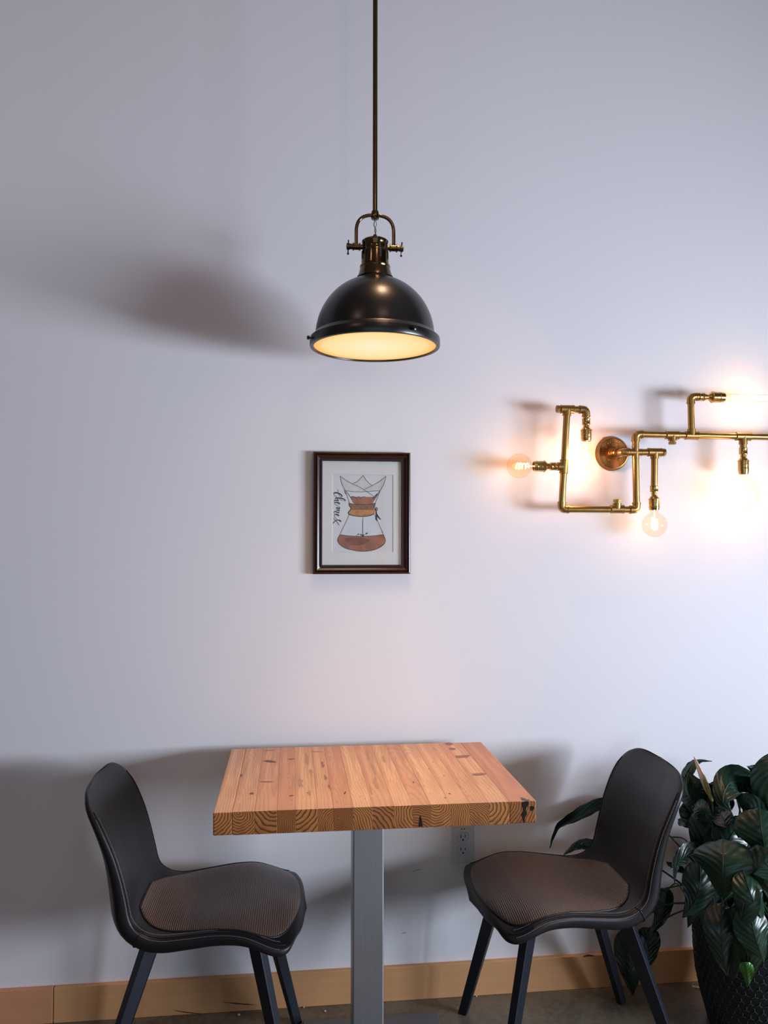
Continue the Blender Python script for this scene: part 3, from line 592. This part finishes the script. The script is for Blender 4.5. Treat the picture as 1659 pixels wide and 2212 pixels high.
def socket(c, d, l=.045):
    d = Vector(d).normalized(); c = Vector(c); o = d.orthogonal()
    s_ = S(MB().lathe([(.0068,0),(.0085,.002),(.0135,.008),(.0152,.011),(.0176,.0118),(.0176,.0142),(.0156,.0148),(.0156,.022),(.0162,.0225),(.0162,.0245),(.0156,.025),(.0152,.033),(.0160,.034),(.0160,.036),(.0146,l-.003),(.0142,l),(.012,l),(.012,l-.006)], c, d, 32, cap=False), 'socket', BRASS2)
    return s_
def bulb(c, d, prof, fil, name='bulb', power=1., lat=0.05, col=(1, .46, .20), gm=None):
    power *= .72
    gm = gm or BULBG
    d = Vector(d).normalized(); c = Vector(c)
    b = W(MB().lathe(prof, c, d, 40, cap=False), name, gm, sc, angle=180, label='clear filament bulb')
    m = MB()
    for path, r in fil: m.tube(path, r, 6)
    f = W(m, 'filament', FIL, sc); f.parent = b
    l = light('bulb_light', 'POINT', (0, 0, 0), power, col, radius=.012); l.parent = sc; l.location = c+d*lat-world_loc(sc)
def globe_prof(R=.0365, neck=.011, off=.047):
    a0 = math.asin(neck/R); return [(neck, 0), (neck, off-R*math.cos(a0)-.006)]+[(R*math.sin(a), off-R*math.cos(a)) for a in [a0+(PI-a0-.02)*i/22 for i in range(23)]]
def tube_prof(R, L_): return [(R*.8, 0), (R, .006)]+[(R, L_*i/6) for i in range(1, 6)]+[(R*math.cos(a), L_-R+R*math.sin(a)) for a in [PI/2*i/8 for i in range(1, 8)]]+[(.002, L_+.003), (0, L_+.004)]
def spiral(c, d, l0, l1, r, turns, rt=.0008):
    d = Vector(d).normalized(); c = Vector(c); a = d.orthogonal().normalized(); b = d.cross(a); n = int(turns*12)
    return ([c+d*(l0+(l1-l0)*i/n)+(a*math.cos(2*PI*turns*i/n)+b*math.sin(2*PI*turns*i/n))*r for i in range(n+1)], rt)
L_, R_, U_, D_ = Vector((-1,0,0)), Vector((1,0,0)), Vector((0,0,1)), Vector((0,0,-1))
# left loop
a, b = P(1225, 884), P(1213, 1100); lean = (a-b).normalized()
m_ = b+(a-b)*((1100-1008)/(1100-884))
rod(b, m_); rod(m_, a); tee(a, R_, -lean); plug(a, L_, .021); tee(m_, lean, L_)
e1 = P(1266, 885); rod(a, e1); elbow(e1, L_, D_); c_ = e1-U_*.020; coupling(c_-U_*.006, D_); socket(c_-U_*.029, D_, .044)
bulb(c_-U_*.070, D_, tube_prof(.0125, .088), [([c_-U_*(.072+.07*i/7)+R_*(.004*(-1)**i) for i in range(8)], .0009), (spiral(c_, D_, .085, .145, .005, 5))], power=1.7, lat=.045, gm=CLEARG)
c_ = m_+L_*.020; coupling(c_+L_*.004, L_, .017); socket(c_+L_*.027, L_, .045); bulb(c_+L_*.068, L_, globe_prof(), [spiral(c_+L_*.068, L_, .020, .058, .008, 4, .0014), ([c_+L_*.068, c_+L_*.090], .0012)], power=.32, lat=.047)
c1 = P(1375, 1101); rod(b, c1); elbow(b, lean, R_); t1 = P(1333, 1100); tee(t1, R_, U_, .021, .018); plug(t1, U_, .018); elbow(c1, L_, U_)
# the upright with the cross
c2_ = P(1373, 938); x0 = P(1373, 977); rod(c1, x0-U_*.004); rod(x0+U_*.004, c2_)
mb = MB(); sleeve(mb, x0-U_*.020, x0+U_*.020, .0102); sleeve(mb, x0-R_*.020, x0+R_*.020, .0102); S(mb, 'cross_joint')
elbow(c2_, D_, R_)
t2 = P(1414, 977); rod(x0, t2); tee(t2, R_, D_, .022, .020); plug(t2, R_, .022); b2 = P(1413, 1052); rod(t2, b2); coupling(b2+U_*.004, D_, .019); socket(b2-U_*.024, D_, .045)
cc = b2-U_*.066; bulb(cc, D_, globe_prof(), [spiral(cc, D_, .026, .062, .009, 5, .0014), ([cc, cc+D_*.028], .0012)], power=.28, lat=.047)
# long top run leaving the frame
e9 = P(1760, 946); rod(c2_, e9); elbow(e9, L_, D_); t3 = P(1452, 940); tee(t3, e9-c2_, D_, .021, .017); plug(t3, D_, .017)
t4 = P(1494, 941); tee(t4, e9-c2_, U_, .021, .020); u4 = P(1492, 857); rod(t4, u4); elbow(u4, D_, R_); coupling(u4+R_*.024, R_, .018); socket(u4+R_*.055, R_, .050)
cc = u4+R_*.102; bulb(cc, R_, tube_prof(.0118, .20), [spiral(cc, R_, .030, .17, .0065, 15, .0016)], power=.6, lat=.10, gm=CLEARG)
t5 = P(1605, 943); tee(t5, e9-c2_, D_, .024, .024); coupling(t5+D_*.034, D_, .020); socket(t5+D_*.062, D_, .052); cc = t5+D_*.110; rod(t5, t5+D_*.04)
bulb(cc, D_, globe_prof(.0475, .0115, .062), [spiral(cc, D_, .03, .075, .012, 5, .0014)], power=1.9, lat=.060, gm=CLEARG)
e10 = e9-U_*.10; rod(e9, e10); S(MB().lathe([(.0108,0),(.0108,.012),(0,.012)], e10, D_, 16), 'end_plug')
# wall rose and arm
rc = at(1321, 980, 0); Y_ = Vector((0, -1, 0))
S(MB().lathe([(.052,.0005),(.0535,.003),(.052,.007),(.0495,.010),(.0485,.013),(.0470,.0155),(.0450,.0160),(.0440,.0150),(.020,.0145),(.0,.0145)], rc, Y_, 64, cap=False), 'wall_rose', ROSE, angle=30)
S(MB().lathe([(.019,.014),(.0185,.018),(.0150,.020),(.0145,.024),(.0165,.026),(.0160,.030),(.0130,.032),(.0125,.036),(.0140,.038),(.0138,.042),(.0110,.045),(.0110,.064),(0,.064)], rc, Y_, 32, cap=False), 'stepped_boss', ROSE, angle=30)
ea = Vector((rc.x, SY, rc.z)); ea = Vector((rc.x, SY, x0.z)); rod(ea, x0); rod(Vector((rc.x, -.05, x0.z)), ea, .0098); elbow(ea, Vector((0, 1, 0)), R_, .021)
for a in (45, 135, 225, 315):
    p = rc+Vector((math.cos(math.radians(a)), 0, math.sin(math.radians(a))))*.0262+Y_*.0145
    S(MB().lathe([(.0042,0),(.0042,.0012),(.0030,.0026),(0,.0026)], p, Y_, 14), 'screw', BRASS2)
mb = MB()      # worn raised characters round the rose, too worn to read
for a0, a1, n in ((62, 118, 6), (150, 212, 8)):
    for k in range(n):
        a = math.radians(a0+(a1-a0)*k/(n-1)); d = Vector((math.cos(a), 0, math.sin(a))); tt = Vector((-d.z, 0, d.x)); c = rc+d*.0345+Y_*.0152
        for (p_, q_) in (((-.0016, -.003), (-.0004, .003)), ((.0016, -.003), (.0002, .003)), ((-.0012, 0), (.0012, -.0005)))[:2+k % 2]:
            mb.tube([c+tt*p_[0]+d*p_[1], c+tt*q_[0]+d*q_[1]], .00055, 6)
S(mb, 'worn_embossing', BRASS2, kind='stuff')

# ------------------------------------------------------------------ wall outlet
oc = Vector((.5045, 0, .437)); out = thing('wall_outlet', 'white double power socket low on the wall, under the table', 'outlet', tuple(oc))
mb = MB(); vs = []
for w_, h_, y_ in ((.0345, .0570, 0), (.0345, .0570, -.0035), (.0325, .0550, -.0058), (.0315, .0540, -.006)): vs += [(oc.x-w_, y_, oc.z-h_), (oc.x+w_, y_, oc.z-h_), (oc.x+w_, y_, oc.z+h_), (oc.x-w_, y_, oc.z+h_)]
W(mb.add(vs, [(4*i+j, 4*i+(j+1) % 4, 4*i+4+(j+1) % 4, 4*i+4+j) for i in range(3) for j in range(4)]+[(12,13,14,15)]), 'cover_plate', WPLAST, out, smooth=False)
for dz in (.0188, -.0188):
    mb = MB(); n = 36; ring_ = []
    for k in range(n):
        a = 2*PI*k/n; ring_.append((oc.x+.0168*math.cos(a), oc.z+dz+max(-.0138, min(.0138, .0168*math.sin(a)))))
    vs = [(x, -.0058, z) for x, z in ring_]+[(x, -.0078, z) for x, z in ring_]
    fc = W(mb.add(vs, [(k, (k+1) % n, n+(k+1) % n, n+k) for k in range(n)]+[tuple(n+k for k in range(n))]), 'socket_face', WPLAST2, out, smooth=False)
    for bx, bz, bw, bh in ((-.0064, .004, .0012, .0044), (.0064, .004, .0011, .0036)):
        W(MB().box((oc.x+bx-bw, -.0081, oc.z+dz+bz-bh), (oc.x+bx+bw, -.0076, oc.z+dz+bz+bh)), 'slot', SLOTM, out, smooth=False)
    W(MB().lathe([(.0026, 0), (.0026, .0005), (0, .0005)], (oc.x, -.0077, oc.z+dz-.0066), (0, -1, 0), 16), 'ground_hole', SLOTM, out)
    o_ = MB().tube([(x, -.0061, z) for x, z in [(oc.x+(p-oc.x)*1.03, oc.z+dz+(q-oc.z-dz)*1.03) for p, q in ring_]]+[(oc.x+.0173, -.0061, oc.z+dz)], .0004, 5); W(o_, 'socket_gap', MARKW, out)
W(MB().lathe([(.0028, 0), (.0026, .0008), (0, .001)], (oc.x, -.006, oc.z), (0, -1, 0), 16), 'screw', WPLAST2, out)
tx = bpy.data.curves.new('circuit_lettering', 'FONT'); tx.body = 'A4'; tx.size = .0085; tx.align_x = 'CENTER'; tx.space_character = 1.5; tx.extrude = .0001; tx.offset = .0001; tx.materials.append(INK)
tmp = bpy.data.objects.new('tmp', tx); tme = bpy.data.meshes.new_from_object(tmp); tme.name = 'circuit_lettering'; bpy.data.objects.remove(tmp)
to = bpy.data.objects.new('circuit_lettering', tme); C.objects.link(to); to.parent = out; to.location = (0, -.0062, .0405); to.rotation_euler = (PI/2, 0, 0)
# two faint scuffs on the wall
wl = bpy.data.objects['wall_back']
sliver([(886,1886),(900,1880),(914,1877)], .0009, MARKW, 'scuff', wl, -.0004); sliver([(866,2017),(872,2015),(879,2015)], .0008, MARKW, 'scuff', wl, -.0004)

# ------------------------------------------------------------------ peace lily in its pot
pcx, pcy = 1.262, -.245
plant = thing('potted_peace_lily', 'peace lily with glossy dark drooping leaves in a dark patterned pot', 'plant', (pcx, pcy, 0))
pp = [(.0,.0),(.108,.0),(.114,.004),(.120,.03),(.136,.09),(.146,.14),(.151,.20),(.153,.28),(.153,.325),(.150,.330),(.144,.330),(.143,.30),(.143,.29)]
W(MB().lathe(pp, (pcx, pcy, 0), seg=72, cap=False), 'pot', POTM, plant, angle=60)
W(MB().lathe([(.1435,.296),(.10,.301),(.05,.305),(0,.306)], (pcx, pcy, 0), seg=40, cap=False), 'soil', SOIL, plant)
def potr(z): return lerp([(z_, r) for r, z_ in pp[2:9]], z)
def potp(a, z, o_=0): r = potr(z)+o_; return Vector((pcx+r*math.cos(a), pcy+r*math.sin(a), z))
mb = MB(); da = 2*PI/44; dzr = .0205      # raised lines: a grid of hexagons with a Y in each
rows = int(.30/dzr)
for j in range(rows+1):
    for i in range(44):
        z = .012+j*dzr; a = da*(i+.5*(j % 2)); j1, j2, j3 = (random.uniform(-.2, .2) for _ in range(3))
        for k, ang in enumerate((90+random.uniform(-14, 14), 210+random.uniform(-14, 14), 330+random.uniform(-14, 14))):
            l = .0088; q_ = math.radians(ang); e_a, e_z = a+l*math.cos(q_)/.15, z+l*math.sin(q_)
            if 0.004 < e_z < .325: mb.tube([potp(a, z, .0006), potp((a+e_a)/2, (z+e_z)/2, .0012), potp(e_a, e_z, .0004)], .0012, 4)
W(mb, 'raised_pattern', RIDGE, plant, kind='stuff', smooth=False)
def leaf(mid, wpx, mat=LEAF, roll=0., fold=.25, stem_to=None, w_shape=None, wave=.5, label=None, bend=0.):
    """mid: (u, v, y) points of the midrib from the stalk to the tip; wpx: greatest width in pixels of the photograph"""
    Pm = [at(u, v, y) for u, v, y in mid]; n, m = 22, 10; Q = spline(Pm, n+1); dist = (Q[n//2]-CAM).length; hw = wpx/2*dist/F_PX
    vs = []; uv = []
    for i, p in enumerate(Q):
        T = (Q[min(i+1, n)]-Q[max(i-1, 0)]).normalized(); V = (CAM-p).normalized(); S_ = T.cross(V)
        if S_.length < .15: S_ = T.cross(Vector((0, -.3, 1)))
        S_.normalize(); N_ = S_.cross(T).normalized(); S_, N_ = S_*math.cos(roll)+N_*math.sin(roll), N_*math.cos(roll)-S_*math.sin(roll)
        t_ = i/n; w_ = hw*(math.sin(PI*min(1, t_*1.02)**.62)**.85)*(1-.35*t_**3) if t_ < .985 else .0005
        w_ = max(w_, .0008)
        for j in range(m+1):
            s_ = 2*j/m-1; rip = wave*.0035*math.sin(9*t_+4*s_+mid[0][0])*abs(s_)+.0012*math.sin(t_*40+abs(s_)*7)*abs(s_)
            vs.append(p+S_*w_*s_+N_*(-fold*w_*abs(s_)**1.3+rip+bend*w_*s_*s_)); uv.append((abs(s_)*.5, t_*1.6))
    mb = MB().add(vs, [(i*(m+1)+j, (i+1)*(m+1)+j, (i+1)*(m+1)+j+1, i*(m+1)+j+1) for i in range(n) for j in range(m)]); mb.uv = uv
    o = W(mb, 'leaf', mat, plant, angle=180, label=label)
    md = MB().tube([q_+(CAM-q_).normalized()*.0006 for q_ in Q[:-1]], [.0016*(1-i/(n+2)) for i in range(n)], 6); mr = W(md, 'midrib', STEM, plant); mr.parent = o
    if stem_to is not False:
        b = Vector((pcx+random.uniform(-.07, .07), pcy+random.uniform(-.07, .07), .29)); a = Pm[0]
        if stem_to: b = at(*stem_to)
        mid1 = b.lerp(a, .55)+Vector(((b.x-a.x)*-.06, 0, .05))
        W(MB().tube(spline([b, mid1, a], 14), [.0034-.0016*i/13 for i in range(14)], 7), 'stalk', STEM, plant)
    return o
# read off the photograph: left of and behind the right chair
leaf([(1335,1725,-.05),(1290,1742,-.05),(1240,1768,-.06),(1205,1788,-.07),(1187,1832,-.08)], 36, LEAF3, roll=.9, fold=.2)
leaf([(1300,1840,-.06),(1270,1826,-.06),(1245,1828,-.07),(1215,1850,-.08)], 26, LEAF3, roll=.5)
leaf([(1466,1715,-.12),(1478,1680,-.12),(1494,1652,-.12),(1510,1643,-.12),(1538,1645,-.13)], 26, LEAF, roll=.7, label='leaf curling over behind the chair back')
leaf([(1535,1728,-.20),(1515,1712,-.22),(1497,1690,-.22),(1486,1664,-.2)], 46, LEAF, roll=.2)
leaf([(1450,1690,-.10),(1475,1708,-.14),(1495,1724,-.18),(1514,1722,-.2)], 48, LEAF, roll=-.4, fold=.4)
leaf([(1500,1738,-.22),(1510,1748,-.25),(1525,1765,-.27),(1546,1783,-.28)], 40, LEAF, roll=-.3, fold=.2, label='pale lit leaf with its tip pointing down')
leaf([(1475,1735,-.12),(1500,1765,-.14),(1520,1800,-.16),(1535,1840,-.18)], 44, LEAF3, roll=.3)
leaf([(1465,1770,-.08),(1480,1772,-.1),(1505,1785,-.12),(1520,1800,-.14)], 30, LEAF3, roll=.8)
leaf([(1545,1760,-.2),(1550,1725,-.24),(1562,1700,-.25),(1580,1688,-.25)], 60, LEAF3, roll=.2)
leaf([(1610,1718,-.30),(1596,1690,-.30),(1573,1695,-.32),(1562,1730,-.34),(1580,1752,-.35)], 66, LEAF, roll=-.25, fold=.1)
leaf([(1580,1685,-.26),(1605,1682,-.28),(1626,1700,-.3),(1618,1718,-.33),(1595,1712,-.34)], 44, LEAF, roll=.4, fold=.15)
leaf([(1545,1745,-.26),(1558,1760,-.3),(1567,1780,-.33),(1574,1792,-.34)], 42, LEAF3, roll=.2)
leaf([(1665,1755,-.30),(1650,1720,-.32),(1646,1690,-.33),(1638,1668,-.33),(1613,1655,-.33)], 62, LEAF, roll=.35, fold=.35, label='tall leaf rising at the right with a curled tip')
leaf([(1680,1740,-.36),(1665,1690,-.36),(1668,1650,-.35),(1690,1620,-.33)], 70, LEAF, roll=-.2)
leaf([(1600,1730,-.3),(1625,1738,-.33),(1640,1735,-.34),(1650,1728,-.34)], 34, LEAF, roll=.3)
leaf([(1610,1765,-.33),(1602,1790,-.36),(1594,1810,-.37)], 40, LEAF, roll=.2); leaf([(1605,1750,-.34),(1620,1745,-.36),(1640,1770,-.37),(1635,1790,-.37)], 50, LEAF, roll=-.3)
leaf([(1560,1812,-.36),(1562,1850,-.40),(1560,1895,-.41),(1556,1940,-.39)], 112, LEAF, roll=-.12, fold=.18, label='broad heart-shaped leaf facing front')
leaf([(1640,1745,-.38),(1645,1790,-.41),(1650,1830,-.41),(1645,1870,-.4)], 90, LEAF, roll=.15, fold=.3)
leaf([(1605,1850,-.40),(1630,1868,-.44),(1650,1900,-.45),(1668,1935,-.44)], 70, LEAF, roll=-.2, fold=.25)
leaf([(1632,1850,-.42),(1652,1862,-.45),(1672,1890,-.46),(1690,1930,-.45)], 60, LEAF, roll=.3)
leaf([(1605,1880,-.43),(1622,1930,-.47),(1640,1975,-.47),(1655,2020,-.45)], 54, LEAF, roll=.35, fold=.45)
leaf([(1600,1890,-.42),(1606,1940,-.46),(1600,1990,-.46),(1600,2040,-.44)], 52, LEAF, roll=-.5, fold=.5)
leaf([(1620,1960,-.46),(1628,2010,-.48),(1640,2050,-.48),(1652,2085,-.46)], 62, LEAF, roll=.25, fold=.4)
leaf([(1612,1950,-.44),(1612,2020,-.46),(1616,2080,-.46),(1615,2128,-.44)], 66, LEAF3, roll=-.1, fold=.35)
leaf([(1610,2078,-.472),(1613,2095,-.475),(1615,2115,-.47),(1615,2131,-.462)], 24, LEAF2, roll=-.1, stem_to=False, label='bright green leaf tip')
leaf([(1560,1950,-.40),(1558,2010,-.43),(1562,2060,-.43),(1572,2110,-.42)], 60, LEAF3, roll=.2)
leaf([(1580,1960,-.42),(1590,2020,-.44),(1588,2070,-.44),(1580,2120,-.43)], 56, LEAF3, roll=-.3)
leaf([(1528,1888,-.24),(1500,1842,-.26),(1478,1850,-.28),(1462,1870,-.29),(1457,1912,-.3)], 40, LEAF3, roll=.7, label='arching leaf with its tip hanging')
leaf([(1478,1884,-.26),(1462,1874,-.26),(1448,1868,-.26),(1438,1860,-.26)], 16, LEAF3, roll=.2, stem_to=False)
leaf([(1512,1860,-.28),(1512,1910,-.31),(1500,1950,-.31),(1474,1983,-.3)], 62, LEAF3, roll=.2, label='nearly black leaf hanging over the left of the pot')
leaf([(1440,1918,-.08),(1436,1950,-.09),(1424,1990,-.09),(1398,2022,-.09)], 34, LEAF3, roll=.3)
leaf([(1404,2004,-.08),(1400,2040,-.08),(1398,2070,-.08),(1375,2110,-.08)], 44, LEAF3, roll=.1)
leaf([(1360,2010,-.07),(1362,2060,-.08),(1362,2105,-.09),(1367,2150,-.09)], 62, LEAF3, roll=-.1)
leaf([(1376,2060,-.08),(1380,2090,-.09),(1378,2130,-.1)], 14, LEAF, roll=.5, stem_to=False)
for k in range(16):     # the crowd of leaves inside the plant
    u = random.uniform(1520, 1665); v = random.uniform(1735, 1870); y = random.uniform(-.30, -.12); ln = random.uniform(90, 140); a = random.uniform(-.9, .9)
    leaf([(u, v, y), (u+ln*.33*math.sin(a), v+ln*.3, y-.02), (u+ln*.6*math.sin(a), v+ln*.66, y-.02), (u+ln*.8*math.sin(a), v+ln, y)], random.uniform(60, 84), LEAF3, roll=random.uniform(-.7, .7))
for k in range(16):     # the side of the crown beyond the frame
    u = random.uniform(1680, 1880); v = random.uniform(1660, 1900); y = random.uniform(-.42, -.10); ln = random.uniform(100, 160); a = random.uniform(-.4, 1.1)
    leaf([(u, v, y), (u+ln*.33*math.sin(a), v+ln*.22, y-.02), (u+ln*.6*math.sin(a), v+ln*.6, y-.02), (u+ln*.8*math.sin(a), v+ln, y)], random.uniform(60, 84), LEAF, roll=random.uniform(-.7, .7))
def stalk(a, b, r=.0022, sag=.02):
    a, b = at(*a), at(*b); W(MB().tube(spline([a, a.lerp(b, .5)+Vector((0, 0, sag)), b], 12), r, 7), 'stalk', STEM, plant)
stalk((1452,1808,-.10), (1508,1850,-.18)); stalk((1480,1778,-.12), (1508,1846,-.18)); stalk((1440,1925,-.10), (1484,1938,-.2), .002, .03); stalk((1458,1880,-.2), (1510,1935,-.24)); stalk((1470,1878,-.2), (1530,1930,-.24)); stalk((1545,1960,-.3), (1530,1925,-.3))
# flower
fl = spline([at(1535, 1722, -.27), at(1526, 1700, -.27), at(1512, 1666, -.26), at(1499, 1634, -.25)], 20)
mb = MB(); vs = []
for i, p in enumerate(fl):
    w_ = max(.0004, .0085*math.sin(PI*min(1, (i/19)**.8))**.8); T = (fl[min(i+1, 19)]-fl[max(i-1, 0)]).normalized(); V = (CAM-p).normalized(); S_ = T.cross(V).normalized(); N_ = S_.cross(T)
    for j in range(9): a = PI*1.5*(j/8-.5); vs.append(p+S_*w_*math.sin(a)-N_*w_*math.cos(a)*.8)
W(mb.add(vs, [(i*9+j, (i+1)*9+j, (i+1)*9+j+1, i*9+j+1) for i in range(19) for j in range(8)]), 'spathe', SPATHE, plant, angle=180, label='slender cream flower spathe, rolled closed')
W(MB().tube(spline([at(1538, 1730, -.27), at(1530, 1708, -.272), at(1521, 1682, -.272)], 10), [.004,.0045,.005,.005,.005,.0048,.0045,.004,.003,.001], 10), 'spadix', SPADIX, plant)
stalk((1537,1728,-.27), (1560,1955,-.28), .003, .0)

# ------------------------------------------------------------------ crumbs on the floor
def floor_pt(u, v):
    d = fwd + rgt*((u-829.5)/F_PX) - upv*((v-1106)/F_PX); return CAM + d*(-CAM.z/d.z)
def crumb(u, v, r, label):
    p = floor_pt(u, v); bm = bmesh.new(); bmesh.ops.create_icosphere(bm, subdivisions=1, radius=r)
    for w_ in bm.verts: w_.co = Vector((w_.co.x*random.uniform(.7, 1.3), w_.co.y*random.uniform(.7, 1.3), w_.co.z*.6*random.uniform(.8, 1.2)))
    z0 = min(w_.co.z for w_ in bm.verts); me = bpy.data.meshes.new('crumb'); bm.to_mesh(me); bm.free(); me.materials.append(CRUMB)
    o = bpy.data.objects.new('crumb', me); C.objects.link(o); o.location = (p.x, p.y, -z0); tag(o, label, 'crumb')
crumb(516, 2193, .0042, 'pale crumb on the floor below the middle of the left chair'); crumb(656, 2177, .003, 'pale crumb by the baseboard just right of the left chair')
crumb(702, 2186, .0035, 'pale crumb on the floor just left of the table post'); crumb(1029, 2153, .0026, 'tiny pale crumb on the floor between the right chair\'s front legs')
p = floor_pt(1512, 2134); mb = MB(); mb.box((p.x-.022, p.y-.006, .0002), (p.x+.02, p.y+.004, .0016)); o = mb.build('paper_scrap', CRUMB, None, smooth=False, loc=(p.x, p.y, 0)); o.rotation_euler.z = -.5; tag(o, 'small torn paper scrap on the floor beside the plant pot', 'scrap')
